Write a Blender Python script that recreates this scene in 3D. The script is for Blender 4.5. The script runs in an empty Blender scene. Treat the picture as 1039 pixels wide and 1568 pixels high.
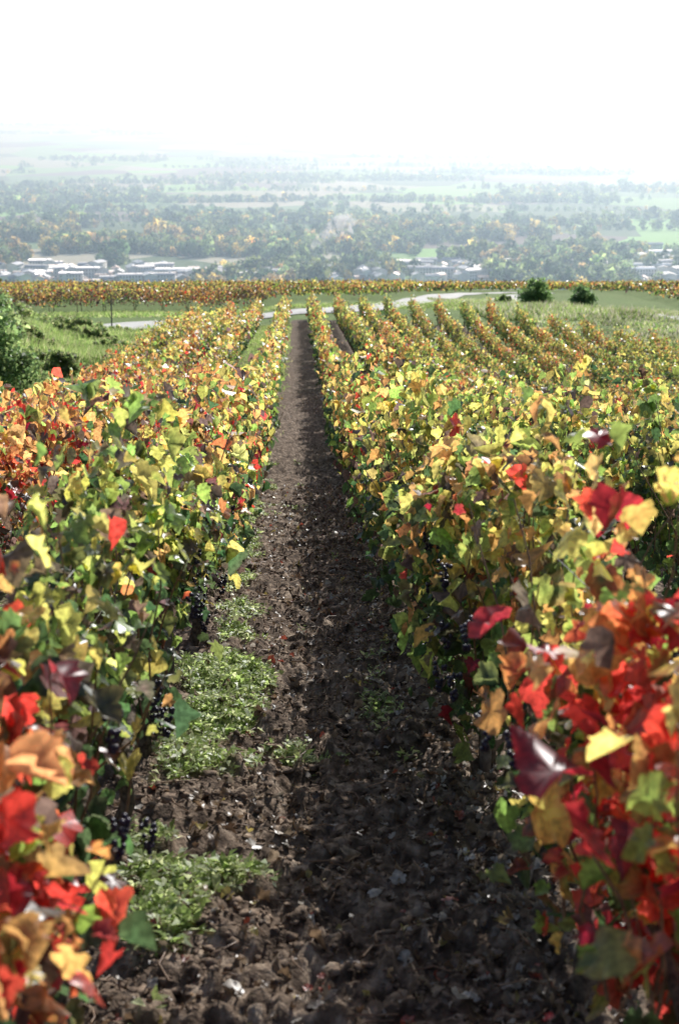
import bpy, math, numpy as np
from mathutils import Vector
rng=np.random.default_rng(7)
scene=bpy.context.scene
# ---------------------------------------------------------------- noise
TAB=np.random.default_rng(3).random((256,256))
def vn(x,y):
    x=np.asarray(x,float);y=np.asarray(y,float)
    xi=np.floor(x).astype(int);yi=np.floor(y).astype(int)
    fx=x-xi;fy=y-yi
    fx=fx*fx*(3-2*fx);fy=fy*fy*(3-2*fy)
    a=TAB[xi&255,yi&255];b=TAB[(xi+1)&255,yi&255];c=TAB[xi&255,(yi+1)&255];d=TAB[(xi+1)&255,(yi+1)&255]
    return (a*(1-fx)+b*fx)*(1-fy)+(c*(1-fx)+d*fx)*fy
def fbm(x,y,o=4):
    s=0;a=.5;t=0
    for i in range(o):
        s=s+a*vn(x*2**i+17.3*i,y*2**i+5.1*i);t+=a;a*=.5
    return s/t
def sstep(a,b,x):
    t=np.clip((x-a)/(b-a),0,1);return t*t*(3-2*t)
# ---------------------------------------------------------------- terrain
PY=np.array([-40,-6,0,3.8,14,27,50,62,71,79,90,130,180,250,285,450,750,1100,20000.])
PG=np.array([-4.4,-.66,0,.40,1.85,3.4,5.2,6.2,6.95,7.2,8.3,12.0,16.9,23.8,28.5,72,118,127,127.])
def pchip():
    h=np.diff(PY);dl=np.diff(PG)/h;m=np.zeros(len(PY))
    m[1:-1]=np.where(dl[:-1]*dl[1:]>0,2*dl[:-1]*dl[1:]/(dl[:-1]+dl[1:]+1e-12),0);m[0]=dl[0];m[-1]=dl[-1];return m
PM=pchip()
def gprof(y):
    y=np.clip(y,-40,19999);i=np.clip(np.searchsorted(PY,y)-1,0,len(PY)-2)
    h=PY[i+1]-PY[i];t=(y-PY[i])/h
    return (2*t**3-3*t**2+1)*PG[i]+(t**3-2*t**2+t)*h*PM[i]+(-2*t**3+3*t**2)*PG[i+1]+(t**3-t**2)*h*PM[i+1]
def terr(x,y):
    x=np.asarray(x,float);y=np.asarray(y,float)
    z=-gprof(y)
    z=z-2.1*sstep(.2,8.,x)*np.interp(y,[8,24,46,60,73,90],[0,1,1,.7,.1,0])
    z=z-.05*np.clip(x-9,0,14)*sstep(45,65,y)*(1-sstep(90,130,y))
    z=z-.1*np.clip(-x,0,5)*sstep(18,60,y)*(1-sstep(90,130,y))
    z=z-.45*sstep(.8,4.5,-x)*sstep(7,16,y)*(1-sstep(28,48,y))
    z=z+.16*np.clip(-x-5.2,0,14)*sstep(17,30,y)*(1-sstep(56,72,y))
    z=z+.25*(fbm(x/9,y/9,2)-.5)*sstep(6,30,np.abs(x)+y*.3)*(1-sstep(200,400,y))
    r=sstep(3000,8800,y)
    a=x/np.maximum(y,1)
    H=127+ np.interp(a,[-.3,-.2,-.13,-.1,0,.1,.25,.4],[28,26,20,8,0,-12,-50,-60])
    z=z+r*H*(1-.25*sstep(9000,11000,y))
    z=z+r*(1-sstep(8000,8800,y)*.7)*60*(fbm(x/1500+3,y/1300,4)-.5)
    z=z+6*(fbm(x/200,y/200,2)-.5)*sstep(1600,2400,y)
    return z
ROWR=.64; SP=1.2
def soil(x,y):
    f=1-sstep(18,45,y)
    k=(x-ROWR)/SP; k=np.abs(k-np.round(k))
    s=.06*(.5-k)
    s=s+.06*(fbm(x*2.2,y*2.2,2)-.5)
    n=vn(x*9,y*9);n2=vn(x*19+4,y*19+9);n3=vn(x*41,y*41);n4=vn(x*80,y*80+3)
    s=s+.07*np.abs(n-.5)*2*.8+.08*np.abs(n2-.5)+.034*(n3-.5)+.016*(n4-.5)
    return s*f
def Hf(x,y): return terr(x,y)+soil(x,y)
# ---------------------------------------------------------------- materials
def newmat(name):
    m=bpy.data.materials.new(name);m.use_nodes=True;nt=m.node_tree;nt.nodes.clear();return m,nt
def N(nt,t,**k):
    n=nt.nodes.new(t)
    for a,b in k.items(): setattr(n,a,b)
    return n
def leafmat(name,trans=.5,rough=.38,spec=.5,scale=60.,tb=1.35):
    m,nt=newmat(name);L=nt.links
    out=N(nt,'ShaderNodeOutputMaterial');at=N(nt,'ShaderNodeAttribute',attribute_name='Col')
    tc=N(nt,'ShaderNodeNewGeometry');no=N(nt,'ShaderNodeTexNoise');no.inputs['Scale'].default_value=scale;no.inputs['Detail'].default_value=3
    L.new(tc.outputs['Position'],no.inputs['Vector'])
    mr=N(nt,'ShaderNodeMapRange');mr.inputs['From Min'].default_value=.3;mr.inputs['From Max'].default_value=.7;mr.inputs['To Min'].default_value=.55;mr.inputs['To Max'].default_value=1.35
    L.new(no.outputs['Fac'],mr.inputs['Value'])
    mx=N(nt,'ShaderNodeVectorMath',operation='SCALE');L.new(at.outputs['Color'],mx.inputs[0]);L.new(mr.outputs['Result'],mx.inputs['Scale'])
    p=N(nt,'ShaderNodeBsdfPrincipled');p.inputs['Roughness'].default_value=rough;p.inputs['Specular IOR Level'].default_value=spec
    dk=N(nt,'ShaderNodeVectorMath',operation='SCALE');dk.inputs['Scale'].default_value=.65
    L.new(mx.outputs[0],dk.inputs[0]);L.new(dk.outputs[0],p.inputs['Base Color'])
    tr=N(nt,'ShaderNodeBsdfTranslucent');br=N(nt,'ShaderNodeVectorMath',operation='SCALE');br.inputs['Scale'].default_value=tb
    L.new(mx.outputs[0],br.inputs[0]);L.new(br.outputs[0],tr.inputs['Color'])
    ms=N(nt,'ShaderNodeMixShader');ms.inputs[0].default_value=trans
    L.new(p.outputs[0],ms.inputs[1]);L.new(tr.outputs[0],ms.inputs[2]);L.new(ms.outputs[0],out.inputs[0]);return m
def simplemat(name,c1,c2,scale=20,rough=.8,spec=.3,bump=0,metal=0):
    m,nt=newmat(name);L=nt.links
    out=N(nt,'ShaderNodeOutputMaterial');p=N(nt,'ShaderNodeBsdfPrincipled');p.inputs['Roughness'].default_value=rough;p.inputs['Specular IOR Level'].default_value=spec;p.inputs['Metallic'].default_value=metal
    g=N(nt,'ShaderNodeNewGeometry');no=N(nt,'ShaderNodeTexNoise');no.inputs['Scale'].default_value=scale;no.inputs['Detail'].default_value=5
    L.new(g.outputs['Position'],no.inputs['Vector'])
    r=N(nt,'ShaderNodeValToRGB');r.color_ramp.elements[0].position=.35;r.color_ramp.elements[1].position=.68
    r.color_ramp.elements[0].color=(*c1,1);r.color_ramp.elements[1].color=(*c2,1)
    L.new(no.outputs['Fac'],r.inputs[0]);L.new(r.outputs[0],p.inputs['Base Color'])
    if bump:
        b=N(nt,'ShaderNodeBump');b.inputs['Strength'].default_value=bump;b.inputs['Distance'].default_value=.01
        L.new(no.outputs['Fac'],b.inputs['Height']);L.new(b.outputs[0],p.inputs['Normal'])
    L.new(p.outputs[0],out.inputs[0]);return m
M_leaf=leafmat('vine_leaf',.52,.36,.65,70,1.85)
M_weed=leafmat('weed_leaf',.5,.45,.4,80,1.6)
M_tree=leafmat('tree_foliage',.4,.7,.2,.3,1.5)
M_bush=leafmat('bush_leaf',.45,.5,.35,10,1.7)
M_dry=leafmat('fallen_leaf',.2,.42,.5,60)
M_wood=simplemat('vine_bark',(.05,.035,.025),(.17,.13,.09),60,.9,.2,.6)
M_cane=simplemat('vine_cane',(.14,.07,.035),(.32,.19,.10),40,.5,.4)
M_wire=simplemat('trellis_wire',(.3,.3,.3),(.45,.45,.45),20,.35,.5,0,.8)
M_post=simplemat('weathered_post',(.10,.085,.07),(.25,.22,.19),30,.85,.2,.4)
M_clod=simplemat('soil_clod',(.06,.038,.026),(.30,.215,.15),40,.9,.2,.8)
M_road=simplemat('chalk_track',(.48,.45,.40),(.66,.63,.56),1.5,.9,.2)
M_grape=simplemat('grape_skin',(.01,.008,.02),(.035,.02,.05),80,.35,.5)
# ---------------------------------------------------------------- mesh builder
class MB:
    def __init__(s): s.v=[];s.c=[];s.f=[];s.n=0
    def add(s,v,f,mat,col=(1,1,1)):
        v=np.asarray(v,np.float32).reshape(-1,3);f=np.asarray(f,np.int64)
        c=np.ones((len(v),4),np.float32);c[:,:3]=np.asarray(col,np.float32)
        s.v.append(v);s.c.append(c);s.f.append((f+s.n,mat));s.n+=len(v)
    def build(s,name,mats,smooth=False):
        v=np.concatenate(s.v);c=np.concatenate(s.c)
        li=np.concatenate([f.ravel() for f,_ in s.f]);tot=np.concatenate([np.full(len(f),f.shape[1]) for f,_ in s.f])
        mi=np.concatenate([np.full(len(f),m) for f,m in s.f])
        st=np.concatenate([[0],np.cumsum(tot)[:-1]])
        me=bpy.data.meshes.new(name);me.vertices.add(len(v));me.vertices.foreach_set('co',v.ravel())
        me.loops.add(len(li));me.loops.foreach_set('vertex_index',li.astype(np.int32))
        me.polygons.add(len(tot));me.polygons.foreach_set('loop_start',st.astype(np.int32))
        try: me.polygons.foreach_set('loop_total',tot.astype(np.int32))
        except Exception: pass
        me.polygons.foreach_set('material_index',mi.astype(np.int32))
        if smooth: me.polygons.foreach_set('use_smooth',np.ones(len(tot),bool))
        me.update(calc_edges=True)
        a=me.color_attributes.new('Col','FLOAT_COLOR','POINT');a.data.foreach_set('color',c.ravel())
        for m in mats: me.materials.append(m)
        o=bpy.data.objects.new(name,me);scene.collection.objects.link(o);return o
def tube(mb,pts,rad,k,mat,col=(1,1,1),caps=False,jit=0):
    pts=np.asarray(pts,float);n=len(pts);rad=np.broadcast_to(rad,(n,))
    t=np.gradient(pts,axis=0);t/=np.linalg.norm(t,axis=1)[:,None]+1e-9
    ref=np.array([0,0,1.]) if abs(t[0,2])<.8 else np.array([1.,0,0])
    a=np.cross(t,ref);a/=np.linalg.norm(a,axis=1)[:,None]+1e-9;b=np.cross(t,a)
    an=np.arange(k)*2*math.pi/k
    rr=rad[:,None,None]*(1+(rng.normal(0,jit,(n,k,1)) if jit else 0))
    v=pts[:,None]+rr*(a[:,None]*np.cos(an)[None,:,None]+b[:,None]*np.sin(an)[None,:,None])
    f=[]
    for i in range(n-1):
        for j in range(k):
            f.append((i*k+j,i*k+(j+1)%k,(i+1)*k+(j+1)%k,(i+1)*k+j))
    if caps:
        mb.add(v.reshape(-1,3),f,mat,col);base=mb.n-n*k
        mb.f.append((np.array([[base+(n-1)*k+j for j in range(k)]]),mat));mb.f.append((np.array([[base+j for j in range(k)][::-1]]),mat));return
    mb.add(v.reshape(-1,3),f,mat,col)
    mb.add(v[-1],[list(range(k))],mat,col)
half=[(.0,.06),(.2,-.13),(.42,-.06),(.50,.13),(.47,.24),(.60,.42),(.54,.56),(.40,.57),(.34,.72),(.17,.88)]
outl=half+[(0,1.03)]+[(-x,y) for x,y in half[::-1][:-1]]
T0=np.array([(0,.33,0)]+[(x,y,0) for x,y in outl]);T0[:,1]-=.05
F0=np.array([(0,i,i+1) for i in range(1,len(outl))]+[(0,len(outl),1)])
T1=np.array([(0,-.02,0),(.48,.02,0),(.52,.5,0),(0,1,0),(-.52,.5,0),(-.48,.02,0)]);F1=np.array([(0,1,2,3),(0,3,4,5)])
T2=np.array([(0,0,0),(.5,.4,0),(0,1,0),(-.5,.4,0)]);F2=np.array([(0,1,2,3)])
TW=np.array([(0,0,0),(.17,.45,0.05),(0,1,0),(-.17,.45,.05)])
def nrm(a): return a/(np.linalg.norm(a,axis=1)[:,None]+1e-9)
def leaves(mb,pos,nor,tip,size,col,T,F,mat,curl=None,edge=None):
    n=len(pos)
    if n==0:return
    nor=nrm(nor);x=nrm(np.cross(tip,nor));y=np.cross(nor,x)
    if curl is None: curl=rng.normal(.35,.6,n)
    fold=rng.normal(.35,.5,n)
    tx=T[None,:,0];ty=T[None,:,1]
    z=T[None,:,2]-curl[:,None]*(ty**2)*.6+fold[:,None]*np.abs(tx)+ rng.normal(0,.08,(n,len(T)))
    asp=rng.uniform(.65,1.15,n)
    v=pos[:,None]+size[:,None,None]*(tx[...,None]*asp[:,None,None]*x[:,None]+ty[...,None]*y[:,None]+z[...,None]*nor[:,None])
    V=len(T);f=(F[None]+(np.arange(n)*V)[:,None,None]).reshape(-1,F.shape[1])
    c=np.repeat(col[:,None],V,1)
    if edge is not None:
        w=np.ones(V);w[0]=0;c=c*(1-w[None,:,None]*edge[1][:,None,None])+edge[0][:,None]*w[None,:,None]*edge[1][:,None,None]
    mb.add(v.reshape(-1,3),f,mat,c.reshape(-1,3))
PAL=np.array([(.065,.12,.045),(.27,.37,.085),(.70,.59,.15),(.68,.35,.12),(.70,.07,.05),(.32,.02,.035),(.15,.10,.08)])
def wts(x,y,h):
    n=len(x);w=np.tile(np.array([.36,.31,.15,.06,.015,.01,.13]),(n,1))
    def lay(m,a):
        nonlocal w
        m=m[:,None];w=w*(1-m)+m*np.array(a)
    lay(sstep(-.9,-1.3,x)*(1-sstep(20,40,y)),[.13,.11,.14,.22,.11,.03,.28])
    lay(sstep(-.9,-1.3,x)*sstep(20,40,y),[.20,.26,.22,.14,.02,.01,.17])
    lay((x>-1.1)*(x<0)*(y<9)*1.,[.44,.28,.11,.02,.005,.01,.18])
    lay((x>-1.1)*(x<0)*sstep(9,16,y),[.24,.26,.21,.12,.02,.01,.17])
    lay((x>0)*(x<1.2)*(y<7)*sstep(2.7,3.3,y),[.44,.27,.11,.04,.005,.01,.15])
    lay((x>0)*(x<1.2)*(1-sstep(2.7,3.2,y)),[.16,.15,.12,.03,.42,.09,.06])
    lay((x<0)*(x>-1.2)*(1-sstep(2.5,3.0,y)),[.12,.06,.06,.25,.34,.09,.10])
    lay(.6*sstep(7,16,x)*sstep(.45,.6,vn(x/5,y/6)),[.16,.2,.20,.22,.04,.01,.19])
    lay(sstep(85,90,y)*sstep(3,-3,x)*(1-sstep(104,106,y)),[.16,.12,.07,.05,.01,.03,.58])
    lay(sstep(104,106,y),[.26,.24,.12,.08,.005,.0,.32])
    nz=(fbm(x/1.3+7,y/2.2,3)-.5)*2
    w[:,3]*=np.exp(2.8*nz);w[:,4]*=np.exp(np.where(y>3.4,4.,1.)*nz);w[:,5]*=np.exp(3*nz)
    w[:,0]*=np.exp(-1.2*nz)
    t=np.clip((h-.72)/.4,-1.3,1)
    w[:,0]*=np.exp(-1.6*t);w[:,2]*=np.exp(1.0*t);w[:,3]*=np.exp(1.2*t);w[:,4]*=np.exp(.3*t)  # autumn tints on top; extra dark green low down paints in shaded row sides
    return w/w.sum(1)[:,None]
def pick(x,y,h):
    w=wts(x,y,h);cs=np.cumsum(w,1);u=rng.random(len(x))[:,None]
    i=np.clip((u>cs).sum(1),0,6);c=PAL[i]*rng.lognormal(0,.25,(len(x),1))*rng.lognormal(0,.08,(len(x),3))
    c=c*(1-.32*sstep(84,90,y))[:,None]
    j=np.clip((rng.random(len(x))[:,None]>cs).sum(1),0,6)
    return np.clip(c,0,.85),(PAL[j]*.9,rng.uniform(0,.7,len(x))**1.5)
def make_row(mb,P0,D,L,dens=1,szf=1,top=1.13,trunks=True,canes=True,lowleaf=.28,far=False,thick=False):
    S=np.array([-D[1],D[0]])
    segs=np.arange(0,L,1.)
    for lod in (0,1,2):
        ss=[]
        for s in segs:
            yy=P0[1]+D[1]*s;xx=P0[0]+D[0]*s;dd=math.hypot(xx,yy)
            l=0 if dd<8.5 else (1 if dd<22 else 2)
            if l!=lod: continue
            cnt={0:(1050 if dd>3.6 else 640)*(1.3 if thick else 1),1:900*(1.2 if thick else 1),2:(540 if dd<45 else 400)*(1.25 if thick else 1)}[l]*dens
            if far: cnt=68*dens
            ss.append(s+rng.random(int(cnt)))
        if not ss: continue
        s=np.concatenate(ss);s=s[s<L];n=len(s)
        x=P0[0]+D[0]*s;y=P0[1]+D[1]*s;dist=np.hypot(x,y)
        key=P0[0]*7.7+P0[1]*(1-abs(D[1]))*3.1
        tp=top+.2*(vn(s/.9,key+0*s)-.5)+.24*(vn(s/.25,key+9+0*s)-.5)
        ll=lowleaf+.1*(dist<9)*(0 if thick else 1)-(.06 if thick else 0)
        u=rng.beta(1.5,1.15 if not thick else 1.3,n);h=ll+(tp-ll)*u
        sh=rng.random(n)<.08;h=np.where(sh,tp+rng.random(n)*.27*(vn(s/.12,key+0*s)>.55),h)
        keep=vn(s*3.3,h*3.6+key)+.6*vn(s*9,h*9+key)+.15*(h>.75)>np.where(dist<9,.60 if thick else .72,.62)
        lat=rng.normal(0,.115,n)+.14*(vn(s*1.7,h*2+key+31)-.5)*2
        lat*=np.where(h<.5,.75,1.)*np.where(h>tp-.05,.5,1)*np.where(dist<4.2,.72,1.)*np.where(dist>22,.68,1)
        lat=np.clip(lat,-.27,.27)
        s,x,y,h,lat=[a[keep] for a in(s,x,y,h,lat)];n=len(s)
        x=x+S[0]*lat;y=y+S[1]*lat
        pos=np.stack([x,y,terr(x,y)+h],1)
        sg=np.sign(lat+rng.normal(0,.08,n))
        nor=np.stack([S[0]*sg*.8,S[1]*sg*.8,np.full(n,.45)],1)+rng.normal(0,.6,(n,3))
        tip=np.stack([S[0]*sg*.4,S[1]*sg*.4,np.full(n,-.9)],1)+rng.normal(0,.5,(n,3))
        col,edge=pick(x,y,h)
        base={0:.048,1:.053,2:.072}[lod]
        sz=base*szf*rng.lognormal(0,.32,n)
        if lod==0: sz=sz*(1+.18*(y<3.2))
        T,F={0:(T0,F0),1:(T1,F1),2:(T2,F2)}[lod]
        leaves(mb,pos,nor,tip,sz,col,T,F,0,edge=edge if lod==0 else None)
    if trunks:
        s=.3
        while s<L:
            x=P0[0]+D[0]*s;y=P0[1]+D[1]*s;dd=math.hypot(x,y);g=float(terr(x,y))
            if dd<14:
                p=[(x+rng.normal(0,.01),y,g-.05)];q=np.array([x,y,g])
                for i in range(6):
                    q=q+np.array([rng.normal(0,.018),rng.normal(.0,.02),.075]);p.append(tuple(q))
                tube(mb,p,np.linspace(.03,.018,7)*rng.uniform(.8,1.2),7,1)
                for d in(-1,1):
                    r=[q];a=q.copy()
                    for i in range(4):
                        a=a+np.array([D[0]*d*.11+rng.normal(0,.012),D[1]*d*.11,rng.normal(.008,.012)]);r.append(a.copy())
                    tube(mb,r,np.linspace(.016,.008,5),5,1)
            elif dd<105:
                tube(mb,[(x,y,g-.05),(x+rng.normal(0,.03),y+rng.normal(0,.03),g+.25),(x+rng.normal(0,.03),y,g+.6)],[.03,.022,.015],4,1)
            s+=rng.uniform(.85,1.15)*(1 if dd<60 else 1.6)
    if canes:
        s=0.
        while s<L:
            x=P0[0]+D[0]*s;y=P0[1]+D[1]*s;dd=math.hypot(x,y);g=float(terr(x,y))
            if dd<16:
                a=np.array([x+rng.normal(0,.05),y,g+rng.uniform(.3,.45)]);p=[a.copy()];dr=np.array([rng.normal(0,.03),rng.normal(0,.05),rng.uniform(.1,.155)])
                for i in range(5):
                    a=a+dr+rng.normal(0,.015,3);p.append(a.copy())
                tube(mb,p,np.linspace(.0042,.0018,6),4,2)
            s+=.07 if dd<9 else .25
def ico():
    import bmesh
    b=bmesh.new();bmesh.ops.create_icosphere(b,subdivisions=1,radius=1)
    b.verts.ensure_lookup_table();v=np.array([q.co[:] for q in b.verts]);f=np.array([[q.index for q in t.verts] for t in b.faces]);b.free();return v,f
iv,iff=ico()
# ---------------------------------------------------------------- vine rows of the main plot
VM=[M_leaf,M_wood,M_cane,M_wire,M_post,M_grape]
for k in range(-4,19):
    X=ROWR+SP*k+(.02 if k>=0 else -.01)
    y0=max(1.95 if k==0 else 1.8,(abs(X)-2.2)/.30)
    if k==1: y0=2.6
    yend=72.5 if X<9 else 72.5-(X-9)*1.35
    if k<0: yend=[71,70.5,69,66][-k-1]
    if yend-y0<3: continue
    mb=MB();make_row(mb,(X,y0),(0.,1.),yend-y0,thick=(k==0))
    for yy in np.arange(y0+ (3.1 if k in(0,-1) else .5)+ (k%3)*.7,yend,6.):
        g=float(terr(X,yy));r=.022
        tube(mb,[(X,yy,g-.1),(X+.004,yy,g+.6),(X+.01,yy,g+1.12)],[r,r,r*.95],7,4)
    if -3<=k<=3:
        for hh in(.5,.82,1.02):
            yy=np.arange(y0,min(yend,30),1.);tube(mb,np.stack([X+0*yy+.01,yy,terr(X+0*yy,yy)+hh],1),.0016,4,3)
    if k in(0,-1):
        for i in range(20):
            gy=rng.uniform(2.6,8);gx=X-(.2 if k==0 else -.2)+rng.normal(0,.03);gz=float(terr(gx,gy))+rng.uniform(.45,.95)
            nb=26;tt=rng.random(nb);an=rng.random(nb)*6.28;r=.022*(1-tt*.8)
            for q in range(nb):
                c=np.array([gx+r[q]*math.cos(an[q]),gy+r[q]*math.sin(an[q]),gz-tt[q]*.09]);mb.add(c+iv*.0075,iff,5)
    mb.build('vine_row',VM)
mb=MB()
for i,y in enumerate(np.arange(91,104,1.6)):
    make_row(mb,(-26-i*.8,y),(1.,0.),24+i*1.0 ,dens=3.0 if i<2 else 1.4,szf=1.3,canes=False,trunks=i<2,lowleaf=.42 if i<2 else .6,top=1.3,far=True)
mb.build('far_vineyard_plot',VM)
mb=MB();y=106.
while y<252:
    xl=-.26*y-6
    xr=(np.interp(y,[105,110,140,168,172,176],[6,6.5,11.5,18,20,75])) if y<176 else .3*y
    make_row(mb,(xl,y),(1.,0.),xr-xl,dens=.95 if y<150 else .6,szf=1.8 if y<150 else 2.6,canes=False,trunks=False,lowleaf=.4,top=1.15,far=True)
    y*=1.018
mb.build('far_vineyard_plot',VM)
mb=MB()
for i,y in enumerate(np.arange(88,170,2.2)):
    xa=25+(y-88)*.08
    make_row(mb,(xa,y),(1.,0.),34,dens=.8,szf=2.0,canes=False,trunks=False,lowleaf=.4,top=1.0,far=True)
mb.build('far_vineyard_plot',VM)
# ---------------------------------------------------------------- ground
u=np.linspace(-1,1,361);a_=4.2
ys=list(np.arange(-8,1.4,.15))
y=1.5
while y<14500:
    ys.append(y);y+=max(.016,.0060*y)
ys=np.array(ys);W=16+1.0*np.maximum(ys,0)
Xg=W[:,None]*(np.sinh(a_*u)/math.sinh(a_))[None];Yg=np.repeat(ys[:,None],len(u),1)
Zg=Hf(Xg,Yg)
def grassmask(x,y):
    near=(1-sstep(16,30,y))
    alley=np.exp(-((x+.27)/.17)**2)*np.exp(-((y-6.8)/1.9)**2)*.57+np.exp(-((x+.42)/.14)**2)*.5+np.exp(-((x-.33)/.15)**2)*np.exp(-((y-6.6)/1.)**2)*.6+.08*(x<.1)+.32*np.exp(-((x+.08)/.1)**2)*np.exp(-((y-4.)/.6)**2)
    g1=near*(alley+.35*(x<-.9)+(x>.9)*.2)
    g2=sstep(16,30,y)*((x<-1.1)*.75+(x>=-1.1)*(x<-.4)*.3)*(y<200)
    g3=((x<-4.7)*.8*sstep(8,14,y))*(y<200)
    g4=(y>71)*.8*(y<500)
    g5=((x>8)&(y>66-(x-9)*1.35))*.7*(y<500)
    m=np.maximum.reduce([g1+g2,g3,g4,g5])
    return np.clip(m,0,1)
def gnoise(x,y): return fbm(x*3.4,y*2.8,4)
gm0=grassmask(Xg,Yg);nn=gnoise(Xg,Yg)
gm=np.where(Yg<45,.6*sstep(.50,.78,gm0*.7+(nn-.5)*1.35+.08),np.clip(gm0*1.1+(nn-.5)*.4,0,1))
gm=np.where((Yg>16)&(Yg<72)&(Xg>-.3)&(Xg<8),0,gm)
gm=np.where((Yg<45)&(Xg<-4.7)&(Yg>12),1,gm)
fm=sstep(600,1000,Yg)
R,C=Xg.shape;idx=np.arange(R*C).reshape(R,C)
fc=np.stack([idx[:-1,:-1],idx[:-1,1:],idx[1:,1:],idx[1:,:-1]],-1).reshape(-1,4)
mg,nt=newmat('ground_soil_grass_fields');L=nt.links
out=N(nt,'ShaderNodeOutputMaterial');p=N(nt,'ShaderNodeBsdfPrincipled');p.inputs['Roughness'].default_value=.95;p.inputs['Specular IOR Level'].default_value=.12
at=N(nt,'ShaderNodeAttribute',attribute_name='Col');sp=N(nt,'ShaderNodeSeparateColor');L.new(at.outputs['Color'],sp.inputs[0])
ge=N(nt,'ShaderNodeNewGeometry')
def noise(sc,det=5,vec=None):
    n=N(nt,'ShaderNodeTexNoise');n.inputs['Scale'].default_value=sc;n.inputs['Detail'].default_value=det;L.new(vec or ge.outputs['Position'],n.inputs['Vector']);return n
def ramp(fac,els,interp='LINEAR'):
    r=N(nt,'ShaderNodeValToRGB');r.color_ramp.interpolation=interp
    while len(r.color_ramp.elements)<len(els): r.color_ramp.elements.new(.5)
    for e,(q,c) in zip(r.color_ramp.elements,els): e.position=q;e.color=(*c,1)
    L.new(fac,r.inputs[0]);return r
n1=noise(18,9);soilc=ramp(n1.outputs['Fac'],[(.34,(.045,.030,.021)),(.52,(.16,.115,.082)),(.70,(.40,.31,.23))])
n2=noise(6,6);grs=ramp(n2.outputs['Fac'],[(.3,(.08,.13,.035)),(.55,(.17,.25,.07)),(.75,(.30,.33,.13))])
mp=N(nt,'ShaderNodeMapping');mp.inputs['Scale'].default_value=(1/210,1/300,0);mp.inputs['Rotation'].default_value=(0,0,.25);L.new(ge.outputs['Position'],mp.inputs['Vector'])
vo=N(nt,'ShaderNodeTexVoronoi');vo.inputs['Scale'].default_value=1;L.new(mp.outputs[0],vo.inputs['Vector'])
sv=N(nt,'ShaderNodeSeparateColor');L.new(vo.outputs['Color'],sv.inputs[0])
fld=ramp(sv.outputs[0],[(0,(.11,.16,.07)),(.2,(.22,.36,.11)),(.38,(.42,.39,.28)),(.52,(.20,.16,.13)),(.63,(.27,.48,.13)),(.78,(.36,.36,.22)),(.9,(.16,.25,.10))],'CONSTANT')
m1=N(nt,'ShaderNodeMix',data_type='RGBA');L.new(sp.outputs[0],m1.inputs[0]);L.new(soilc.outputs[0],m1.inputs[6]);L.new(grs.outputs[0],m1.inputs[7])
m2=N(nt,'ShaderNodeMix',data_type='RGBA');L.new(sp.outputs[1],m2.inputs[0]);L.new(m1.outputs[2],m2.inputs[6]);L.new(fld.outputs[0],m2.inputs[7])
L.new(m2.outputs[2],p.inputs['Base Color'])
n3=noise(50,8);bm=N(nt,'ShaderNodeBump');bm.inputs['Strength'].default_value=1;bm.inputs['Distance'].default_value=.018
L.new(n3.outputs['Fac'],bm.inputs['Height']);L.new(bm.outputs[0],p.inputs['Normal']);L.new(p.outputs[0],out.inputs[0])
mb=MB();mb.add(np.stack([Xg,Yg,Zg],-1).reshape(-1,3),fc,0,np.stack([gm,fm,0*gm],-1).reshape(-1,3));mb.build('ground',[mg],smooth=True)
def blobs(mb,x,y,size,mat,sink=.3,flat=.65):
    n=len(x);sc=size[:,None]*np.stack([rng.uniform(.6,1.5,n),rng.uniform(.6,1.3,n),rng.uniform(.5,1,n)*flat],1)
    v=iv[None]*(1+rng.normal(0,.36,(n,len(iv),1)))+rng.normal(0,.15,(n,len(iv),3));v=v*sc[:,None]
    an=rng.random(n)*6.28;c,s=np.cos(an)[:,None],np.sin(an)[:,None]
    vx=v[...,0]*c-v[...,1]*s;vy=v[...,0]*s+v[...,1]*c
    v=np.stack([vx+x[:,None],vy+y[:,None],v[...,2]+(Hf(x,y)+size*(flat-sink-.35))[:,None]],-1)
    f=(iff[None]+(np.arange(n)*len(iv))[:,None,None]).reshape(-1,3);mb.add(v.reshape(-1,3),f,mat)
mb=MB()
n=30000;yy=2.2+14*rng.random(n)**1.6;xx=rng.uniform(-.85,.95,n)
k=fbm(xx*3,yy*3,3)+rng.normal(0,.05,n)>.45;xx,yy=xx[k],yy[k]
blobs(mb,xx,yy,np.clip(rng.lognormal(-5.1,.55,len(xx)),.003,.024),0)
n=6000;yy=2.5+12*rng.random(n);xx=rng.uniform(-3,4,n);blobs(mb,xx,yy,np.clip(rng.lognormal(-4.7,.5,n),.004,.03),0)
mb.build('soil_clods',[M_clod])
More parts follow.
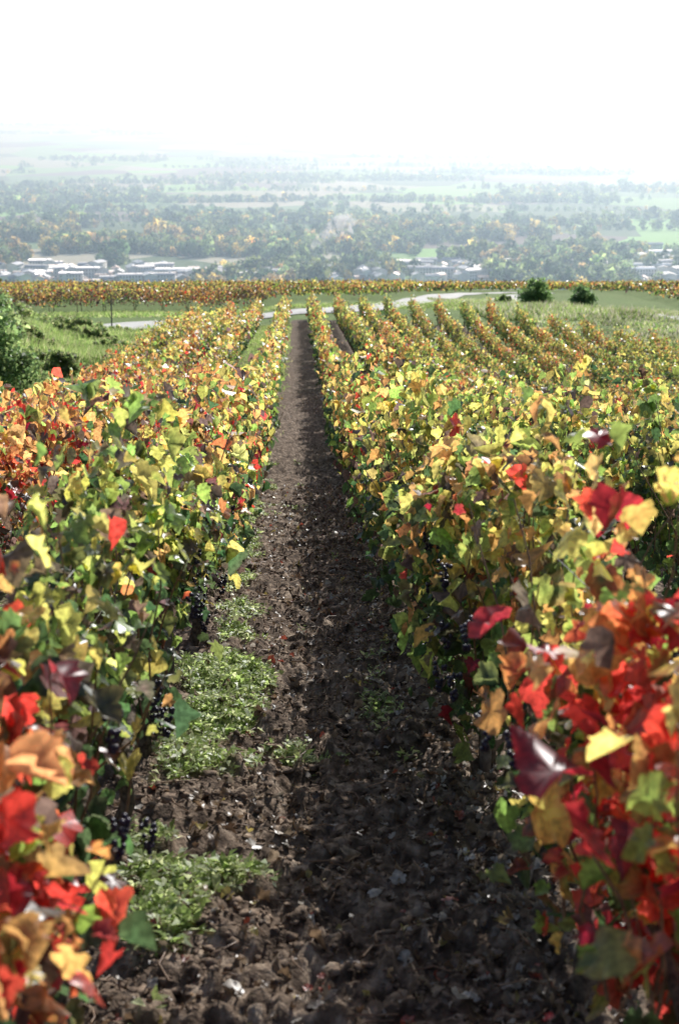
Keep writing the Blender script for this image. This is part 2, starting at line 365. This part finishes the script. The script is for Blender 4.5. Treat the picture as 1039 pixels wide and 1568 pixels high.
# leaf litter and twigs
mb=MB();n=8500;yy=2.2+14*rng.random(n)**1.4;xx=rng.uniform(-.9,1.0,n)
e=rng.random(n)<.35;xx=np.where(e,.55+rng.normal(0,.16,n),xx)
ce=np.array([(.26,.17,.10),(.42,.32,.22),(.13,.08,.05),(.5,.40,.12),(.42,.10,.06),(.60,.54,.46)])
cc=ce[rng.choice(6,n,p=[.30,.26,.20,.05,.05,.14])]*rng.lognormal(0,.2,(n,1))
pos=np.stack([xx,yy,Hf(xx,yy)+.010],1)
nor=rng.normal(0,.45,(n,3));nor[:,2]+=1;tp=rng.normal(0,1,(n,3));tp[:,2]*=.1
leaves(mb,pos,nor,tp,np.clip(rng.lognormal(-3.95,.5,n),.010,.045),cc,T0,F0,0,curl=rng.normal(.6,.8,n))
for i in range(420):
    y=2.3+10*rng.random()**1.4;x=rng.uniform(-.7,.8);an=rng.random()*6.28;l=rng.uniform(.03,.14);z=float(Hf(x,y))+.012
    tube(mb,[(x,y,z),(x+l*math.cos(an)*.5,y+l*math.sin(an)*.5,z+.008),(x+l*math.cos(an+.3),y+l*math.sin(an+.3),z)],.0025,4,1)
mb.build('leaf_litter',[M_dry,M_cane])
# weeds
mb=MB();n=60000;yy=1.8+18*rng.random(n)**1.3;xx=rng.uniform(-4.5,3,n)
xx=np.where(rng.random(n)<.65,rng.uniform(-.75,.55,n),xx)
g=grassmask(xx,yy)*.7+(gnoise(xx,yy)-.5)*1.35+.08
k=(g>.45+.28*rng.random(n));xx,yy=xx[k],yy[k];n=len(xx);q=7
X_=np.repeat(xx,q);Y_=np.repeat(yy,q);an=rng.random(n*q)*6.28;r=.012
pos=np.stack([X_+np.cos(an)*r,Y_+np.sin(an)*r,Hf(X_,Y_)-.004+rng.random(n*q)*.03],1)
tp=np.stack([np.cos(an),np.sin(an),rng.uniform(.1,1.2,n*q)],1);nor=np.stack([-np.cos(an)*.5,-np.sin(an)*.5,np.ones(n*q)],1)+rng.normal(0,.25,(n*q,3))
sz=np.repeat(rng.uniform(.014,.040,n),q)*rng.uniform(.7,1.3,n*q)
cw=np.array([(.42,.52,.18),(.58,.62,.32),(.30,.40,.12)])[rng.integers(0,3,n*q)]*rng.lognormal(0,.2,(n*q,1))
TWw=TW.copy();TWw[:,0]*=1.6
leaves(mb,pos,nor,tp,sz,cw,TWw,F2,0,curl=rng.normal(.3,.3,n*q))
mb.build('weeds',[M_weed])
def tufts(mb,xx,yy,hgt,cols,q=6,w=.02,mat=0):
    n=len(xx);X_=np.repeat(xx,q)+rng.normal(0,.05,n*q);Y_=np.repeat(yy,q)+rng.normal(0,.05,n*q);h=np.repeat(hgt,q)*rng.uniform(.6,1.2,n*q)
    an=rng.random(n*q)*6.28;lean=rng.normal(0,.35,(n*q,2))*h[:,None]
    b=np.stack([X_,Y_,terr(X_,Y_)-.02],1);d=np.stack([np.cos(an),np.sin(an),0*an],1)*w
    t=b+np.stack([lean[:,0],lean[:,1],h],1);v=np.stack([b-d,b+d,t],1)
    f=np.arange(n*q*3).reshape(-1,3)
    pt=fbm(xx/2.5,yy/3.5,3)
    cf=np.asarray(cols)[rng.integers(0,len(cols),n*q)]*np.repeat(.65+1.0*pt,q)[:,None]
    c=cf*rng.lognormal(0,.2,(n*q,1));mb.add(v.reshape(-1,3),f,mat,np.repeat(c,3,0))
GR=[(.24,.33,.09),(.32,.40,.13),(.17,.26,.07),(.42,.40,.22)]
mb=MB()
n=34000;yy=12+59*rng.random(n)**.9;xx=-4.9-rng.random(n)*(1+.17*yy)
tufts(mb,xx,yy,.06+.9*np.clip(fbm(xx/2,yy/2,3)-.35,0,1)+.1*(xx<-8),GR,6,.022)
n=7000;yy=24+46*rng.random(n);xx=rng.uniform(-4.2,-.3,n);tufts(mb,xx,yy,rng.uniform(.05,.12,n),GR,5,.02)
n=9000;yy=rng.uniform(79,92,n);xx=rng.uniform(-26,24,n);tufts(mb,xx,yy,rng.uniform(.05,.2,n),GR,5,.04)
n=14000;xx=rng.uniform(9,40,n);yy=74-(xx-9)*1.35+rng.random(n)*32;k=yy>20;xx,yy=xx[k],yy[k];tufts(mb,xx,yy,.12+.7*fbm(xx/3,yy/3,3)**2,GR+[(.40,.36,.26),(.44,.41,.32)],5,.04)
mb.build('meadow_grass',[M_weed])
def strip(name,pts,w,mat,off=.07):
    P=np.array(pts,float);t=np.linspace(0,len(P)-1,200)
    def cr(t):
        i=np.clip(t.astype(int),0,len(P)-2);f=(t-i)[:,None];p0=P[np.maximum(i-1,0)];p1=P[i];p2=P[i+1];p3=P[np.minimum(i+2,len(P)-1)]
        return .5*((2*p1)+(-p0+p2)*f+(2*p0-5*p1+4*p2-p3)*f**2+(-p0+3*p1-3*p2+p3)*f**3)
    c=cr(t);d=np.gradient(c,axis=0);d/=np.linalg.norm(d,axis=1)[:,None];s=np.stack([-d[:,1],d[:,0]],1)
    K=7;o=np.linspace(-.5,.5,K)
    xy=c[:,None]+s[:,None]*o[None,:,None]*w*(1+.12*(fbm(t*1.5,t*0,2)[:,None,None]-.5))
    z=terr(xy[...,0],xy[...,1])+off-.05*(np.abs(o)[None]>.45)
    v=np.concatenate([xy,z[...,None]],-1).reshape(-1,3);R=len(t);ix=np.arange(R*K).reshape(R,K)
    f=np.stack([ix[:-1,:-1],ix[:-1,1:],ix[1:,1:],ix[1:,:-1]],-1).reshape(-1,4)
    mb=MB();mb.add(v,f,0);return mb.build(name,[mat],smooth=True)
strip('dirt_track',[(-10.5,70),(-8,74),(-4.5,75.5),(-1,76),(3,79),(5.5,88),(9.5,110),(14.5,140),(21,168),(25,172),(25.5,160),(20.5,135),(15.5,112),(14,96),(16,86),(24,76),(36,66)],3.2,M_road,.09)
def bush(name,x,y,w,d,h,nl,size,cols,stems=9):
    mb=MB();g=float(terr(x,y));nc=44
    cc=np.stack([rng.normal(0,.42,nc)*w/2*1.1,rng.normal(0,.42,nc)*d/2,h*(.12+.74*rng.random(nc))],1)
    fall=1-.6*(np.abs(cc[:,0])/(w/2))**2;cc[:,2]*=np.clip(fall,.25,1)
    rr=rng.uniform(.08,.24,nc)*min(w,h)*.75
    i=rng.integers(0,nc,nl);dr=nrm(rng.normal(0,1,(nl,3)));pos=cc[i]+dr*(rr[i]*rng.uniform(.3,1.5,nl))[:,None]
    pos[:,2]=np.abs(pos[:,2]);pos+=np.array([x,y,0]);pos[:,2]+=terr(pos[:,0],pos[:,1])
    c=np.array(cols)[rng.integers(0,len(cols),nl)]*rng.lognormal(0,.25,(nl,1))*(.7+.6*rng.random(nc))[i][:,None]
    leaves(mb,pos,dr+rng.normal(0,.6,(nl,3)),rng.normal(0,1,(nl,3))+[0,0,-.4],size*rng.lognormal(0,.25,nl),c,T1,F1,0)
    for s in range(stems):
        e=cc[rng.integers(0,nc)]+np.array([x,y,g]);b=np.array([x+rng.normal(0,.1*w),y+rng.normal(0,.1*d),g-.1])
        m=(b+e)/2+rng.normal(0,.06,3);tube(mb,[b,m,e],[.03,.02,.008],5,1)
    return mb.build(name,[M_bush,M_wood])
DG=[(.15,.24,.09),(.21,.32,.12),(.27,.38,.14),(.34,.42,.17)]
BR=[(.22,.31,.11),(.34,.40,.15),(.28,.36,.12),(.40,.38,.2)]
bush('hedge_bush',-7.3,34,3.4,2.6,2.7,13000,.072,DG)
bush('hedge_bush',-9.8,41,4.2,3,2.8,13000,.08,DG+[(.26,.26,.08)])
bush('hedge_bush',-6.6,29,1.8,1.6,1.4,6500,.06,DG)
for (bx,by,bw,bh) in((-8.8,47,2.6,1.),(-8.2,58,2.6,.8),(-11.5,60,3.2,1.3),(-6.4,41,1.8,.8),(-6.2,52,1.5,.5),(-10.2,66,2.6,.8),(-5.9,36,1.2,.6),(-13,55,3,1.5),(-7.3,63,1.6,.5)):
    bush('bramble_bush',bx,by,bw,bw*.8,bh,3600,.07,BR)
bush('shrub',14.4,92,2.0,1.8,1.9,5500,.11,[(.24,.36,.13),(.19,.29,.1)])
bush('shrub',16.4,88,1.7,1.6,1.6,5000,.10,[(.17,.28,.1),(.21,.32,.12)])
bush('shrub',13.0,96,1.4,1.2,.8,2000,.10,[(.26,.34,.12)])
mb=MB();g=float(terr(-8.4,69));tube(mb,[(-8.4,69,g-.1),(-8.38,69,g+1.8)],[.035,.03],8,0);mb.build('wooden_stake',[M_post])
# ---------------------------------------------------------------- valley trees
def village(x,y):
    a=x/y
    return np.clip(np.exp(-((a+.155)/.06)**2)*(y<1480)+.75*np.exp(-((a+.05)/.06)**2)*(y<1420)+np.exp(-((a-.10)/.07)**2)*(y<1470)+np.exp(-((a-.235)/.045)**2)*(y<1750),0,1)
mb=MB()
def trees(x,y,q,hm,colsel):
    n=len(x);hh=hm*rng.lognormal(0,.28,n);w=hh*rng.uniform(.30,.52,n)
    th=rng.random((n,q))*6.28;cz=rng.uniform(-.9,1,(n,q));rr=np.sqrt(1-cz**2)*rng.uniform(.6,1.1,(n,q))
    lob=1+.3*np.sin(th*3+rng.random((n,1))*6)*np.cos(cz*4+rng.random((n,1))*6)
    px=x[:,None]+w[:,None]*rr*lob*np.cos(th);py=y[:,None]+w[:,None]*rr*lob*np.sin(th)
    pz=terr(x,y)[:,None]+hh[:,None]*(.53+.47*cz*lob)
    pos=np.stack([px,py,pz],-1).reshape(-1,3)
    nor=np.stack([rr*np.cos(th),rr*np.sin(th),cz+.3],-1).reshape(-1,3)+rng.normal(0,.5,(n*q,3))
    c=np.repeat(colsel*rng.lognormal(0,.3,(n,1)),q,0)*rng.lognormal(0,.3,(n*q,1))
    s=np.repeat(hh*.24*math.sqrt(90/q),q)*rng.lognormal(0,.25,n*q)
    leaves(mb,pos,nor,rng.normal(0,1,(n*q,3)),s,c,T2,F2,0)
TC=np.array([(.08,.14,.06),(.13,.20,.085),(.20,.27,.10),(.28,.33,.12),(.64,.52,.17),(.46,.34,.16),(.34,.44,.17)])
def pickt(x,y):
    n=len(x);z=fbm(x/90,y/160,3)
    i=rng.choice(7,n,p=[.24,.24,.20,.13,.04,.02,.13])
    au=(z>.51)&(rng.random(n)<.5)&(y<2100);i=np.where(au,rng.choice([4,3,5],n),i);return TC[i]
n=15000;y=1240+950*rng.random(n)**.9;x=(rng.random(n)*.62-.27)*y
d=fbm(x/120,y/220,3);a=x/y
brown=((a>.10)&(a<.2)&(y>1950)&(y<2150))|((a>.08)&(a<.15)&(y>1600)&(y<1800))|((a>-.13)&(a<-.08)&(y>1930))|((a<-.16)&(y>1980))
k=(d>.42)&(rng.random(n)>.87*village(x,y))&~brown
x,y=x[k],y[k];trees(x,y,80,10.,pickt(x,y))
n=14000;y=2190+1300*rng.random(n);x=(rng.random(n)*.62-.27)*y
d=fbm(x/500+9,y/110+4,3);k=d>.61;x,y=x[k],y[k];trees(x,y,36,9.,pickt(x,y))
n=26000;y=3400+5300*rng.random(n);x=(rng.random(n)*.62-.27)*y
d=fbm(x/700+2,y/330+8,4);k=(d>.70)|((y>7900)&(d>.60)&(x/y<-.1));x,y=x[k],y[k];trees(x,y,14,9.,pickt(x,y)*.9)
for i in range(34):
    y0=rng.uniform(2100,5200);x0=rng.uniform(-.25,.3)*y0;ln=rng.uniform(200,700);an=rng.normal(0,.25);t=np.arange(0,ln,11)*1.
    x=x0+t*math.cos(an)+rng.normal(0,3,len(t));y=y0+t*math.sin(an)+rng.normal(0,3,len(t));trees(x,y,24,8.,pickt(x,y))
mb.build('valley_trees',[M_tree])
# ---------------------------------------------------------------- village
M_wall=[simplemat('render_wall',(.72,.7,.66),(.82,.8,.77),.8,.9),simplemat('stone_wall',(.45,.41,.36),(.55,.51,.45),.8,.9)]
M_roof=[simplemat('slate_roof',(.2,.21,.24),(.32,.33,.36),1,.3,.9),simplemat('tile_roof',(.32,.2,.15),(.42,.28,.21),1,.5,.6),simplemat('metal_roof',(.75,.75,.75),(.82,.82,.82),.4,.35,.8)]
M_win=simplemat('window_glass',(.02,.025,.03),(.04,.05,.06),1,.15,.6)
def house_mesh(nm,w,d,h,rh,wm,rm,win=True):
    mb=MB()
    a,b=w/2,d/2
    v=[(-a,-b,-2),(a,-b,-2),(a,b,-2),(-a,b,-2),(-a,-b,h),(a,-b,h),(a,b,h),(-a,b,h),(-a,0,h+rh),(a,0,h+rh)]
    mb.add(v,[(0,1,5,4),(1,2,6,5),(2,3,7,6),(3,0,4,7)],0);mb.add(v,[(4,7,8),(5,9,6)],0)
    o=.5;k=rh/b
    for s in(-1,1):
        r=[(-a-o,s*(b+o),h-k*o),(a+o,s*(b+o),h-k*o),(a+o,0,h+rh+.02),(-a-o,0,h+rh+.02)]
        r2=[(p[0],p[1],p[2]+.25) for p in r];vv=r+r2
        mb.add(vv,[(0,1,2,3),(4,5,6,7),(0,1,5,4),(1,2,6,5),(0,3,7,4)],1)
    if win:
        for s in(-1,1):
            for fl in range(max(1,int(h//2.8))):
                for xx in np.arange(-a+1.5,a-1,2.6):
                    z=1+fl*2.8;yv=s*(b+.04);mb.add([(xx,yv,z),(xx+1,yv,z),(xx+1,yv,z+1.4),(xx,yv,z+1.4)],[(0,1,2,3)],2)
        mb.add([(-.5,-b-.06,0),(.5,-b-.06,0),(.5,-b-.06,2.1),(-.5,-b-.06,2.1)],[(0,1,2,3)],2)
        cx=a*.6;bx=[(cx+i*.4,j*.4+.8,kz) for kz in(h,h+rh+1) for i,j in((-1,-1),(1,-1),(1,1),(-1,1))]
        mb.add(bx,[(0,1,5,4),(1,2,6,5),(2,3,7,6),(3,0,4,7),(4,5,6,7)],0)
    o=mb.build(nm,[M_wall[wm],M_roof[rm],M_win]);me=o.data;bpy.data.objects.remove(o);return me
hm=[house_mesh('house_a',12,9,5.5,1.9,0,0),house_mesh('house_b',10,8,5.5,1.7,0,1),house_mesh('house_c',15,9,6,2.2,1,0),house_mesh('house_d',9,8,3.2,2,0,1),house_mesh('house_e',20,11,8.5,1.6,0,0)]
def put(name,me,x,y,rz):
    o=bpy.data.objects.new(name,me);o.location=(x,y,float(terr(x,y)));o.rotation_euler=(0,0,rz);scene.collection.objects.link(o)
for lo,hi,n,ya,yb in((-.21,-.10,80,1310,1480),(-.10,.03,55,1320,1440),(.04,.16,85,1320,1500),(.17,.29,80,1310,1680)):
    for i in range(n):
        y=rng.uniform(ya,yb);x=rng.uniform(lo,hi)*y;put('village_house',hm[rng.integers(0,5)],x,y,rng.choice([0,math.pi/2])+rng.normal(.1,.25))
wm_=house_mesh('warehouse',52,20,6,1.4,0,2);wm2=house_mesh('warehouse_small',30,18,6,1.3,0,2)
put('warehouse',wm_,-.082*1400,1400,.03)
for a,y,r in((.208,1500,.1),(.232,1440,-.1),(.222,1560,.2),(.247,1520,.05),(.26,1430,0),(.195,1620,.1),(.238,1600,.1),(.215,1400,0)):
    put('warehouse',wm_ if rng.random()<.4 else wm2,a*y,y,r)
put('warehouse',wm2,-.16*1420,1420,.15);put('warehouse',wm2,.145*1380,1380,-.1)
# ---------------------------------------------------------------- haze + smoke
def boxmesh(name,x0,x1,y0,y1,z0,z1,mat):
    mb=MB();v=[(x,y,z) for z in(z0,z1) for x,y in((x0,y0),(x1,y0),(x1,y1),(x0,y1))]
    mb.add(v,[(3,2,1,0),(4,5,6,7),(0,1,5,4),(1,2,6,5),(2,3,7,6),(3,0,4,7)],0);return mb.build(name,[mat])
m,nt=newmat('haze');o=N(nt,'ShaderNodeOutputMaterial');s=N(nt,'ShaderNodeVolumeScatter');s.inputs['Color'].default_value=(.62,.82,1,1);s.inputs['Density'].default_value=3.1e-4;s.inputs['Anisotropy'].default_value=.6
nt.links.new(s.outputs[0],o.inputs['Volume'])
boxmesh('valley_haze',-16000,16000,320,14000,-320,110,m)
m,nt=newmat('smoke');o=N(nt,'ShaderNodeOutputMaterial');s=N(nt,'ShaderNodeVolumeScatter');s.inputs['Color'].default_value=(.95,.98,1,1);s.inputs['Anisotropy'].default_value=.5
g_=N(nt,'ShaderNodeNewGeometry');no=N(nt,'ShaderNodeTexNoise');no.inputs['Scale'].default_value=.11;no.inputs['Detail'].default_value=4
mr=N(nt,'ShaderNodeMapRange');mr.inputs['From Min'].default_value=.42;mr.inputs['From Max'].default_value=.68;mr.inputs['To Min'].default_value=0;mr.inputs['To Max'].default_value=.16
nt.links.new(g_.outputs['Position'],no.inputs['Vector']);nt.links.new(no.outputs['Fac'],mr.inputs['Value']);nt.links.new(mr.outputs['Result'],s.inputs['Density'])
nt.links.new(s.outputs[0],o.inputs['Volume'])
mb=MB();P=[];RR=[]
for i in range(24):
    t=i/23;c=np.array([14+44*t**1.5+rng.normal(0,2*t),1560.+rng.normal(0,2*t),0]);c[2]=-127+8+34*t**.8+rng.normal(0,1.5*t)
    P.append(c);RR.append((1.5+11*t)*(1 if i<21 else (.8,.5,.2)[i-21]))
tube(mb,P,np.array(RR),14,0,caps=True,jit=.15)
mb.build('chimney_smoke',[m])
# ---------------------------------------------------------------- light, sky, camera
az,el=math.radians(20),math.radians(32)
sd=Vector((math.sin(az)*math.cos(el),math.cos(az)*math.cos(el),math.sin(el)))
sl=bpy.data.lights.new('sun','SUN');sl.energy=5;sl.angle=math.radians(.53);sl.color=(1,.98,.945)
so=bpy.data.objects.new('sun',sl);so.rotation_euler=sd.to_track_quat('Z','Y').to_euler();so.location=(20,50,60);scene.collection.objects.link(so)
w=bpy.data.worlds.new('World');scene.world=w;w.use_nodes=True;nt=w.node_tree;bg=nt.nodes['Background']
sk=nt.nodes.new('ShaderNodeTexSky');sk.sky_type='NISHITA';sk.sun_disc=False;sk.sun_elevation=el;sk.sun_rotation=az;sk.dust_density=1.8;sk.air_density=1.0;sk.ozone_density=3
nt.links.new(sk.outputs[0],bg.inputs[0]);bg.inputs[1].default_value=.15
cd=bpy.data.cameras.new('camera');co=bpy.data.objects.new('camera',cd);scene.collection.objects.link(co);scene.camera=co
cd.sensor_fit='VERTICAL';cd.sensor_height=23.6;cd.sensor_width=15.6;cd.lens=35;cd.clip_start=.05;cd.clip_end=40000
co.location=(0,0,1.7);co.rotation_euler=(math.radians(75.9),0,math.radians(-1.58))
cd.dof.use_dof=True;cd.dof.focus_distance=8.5;cd.dof.aperture_fstop=3.2
scene.view_settings.view_transform='Standard';scene.view_settings.look='None';scene.view_settings.exposure=0
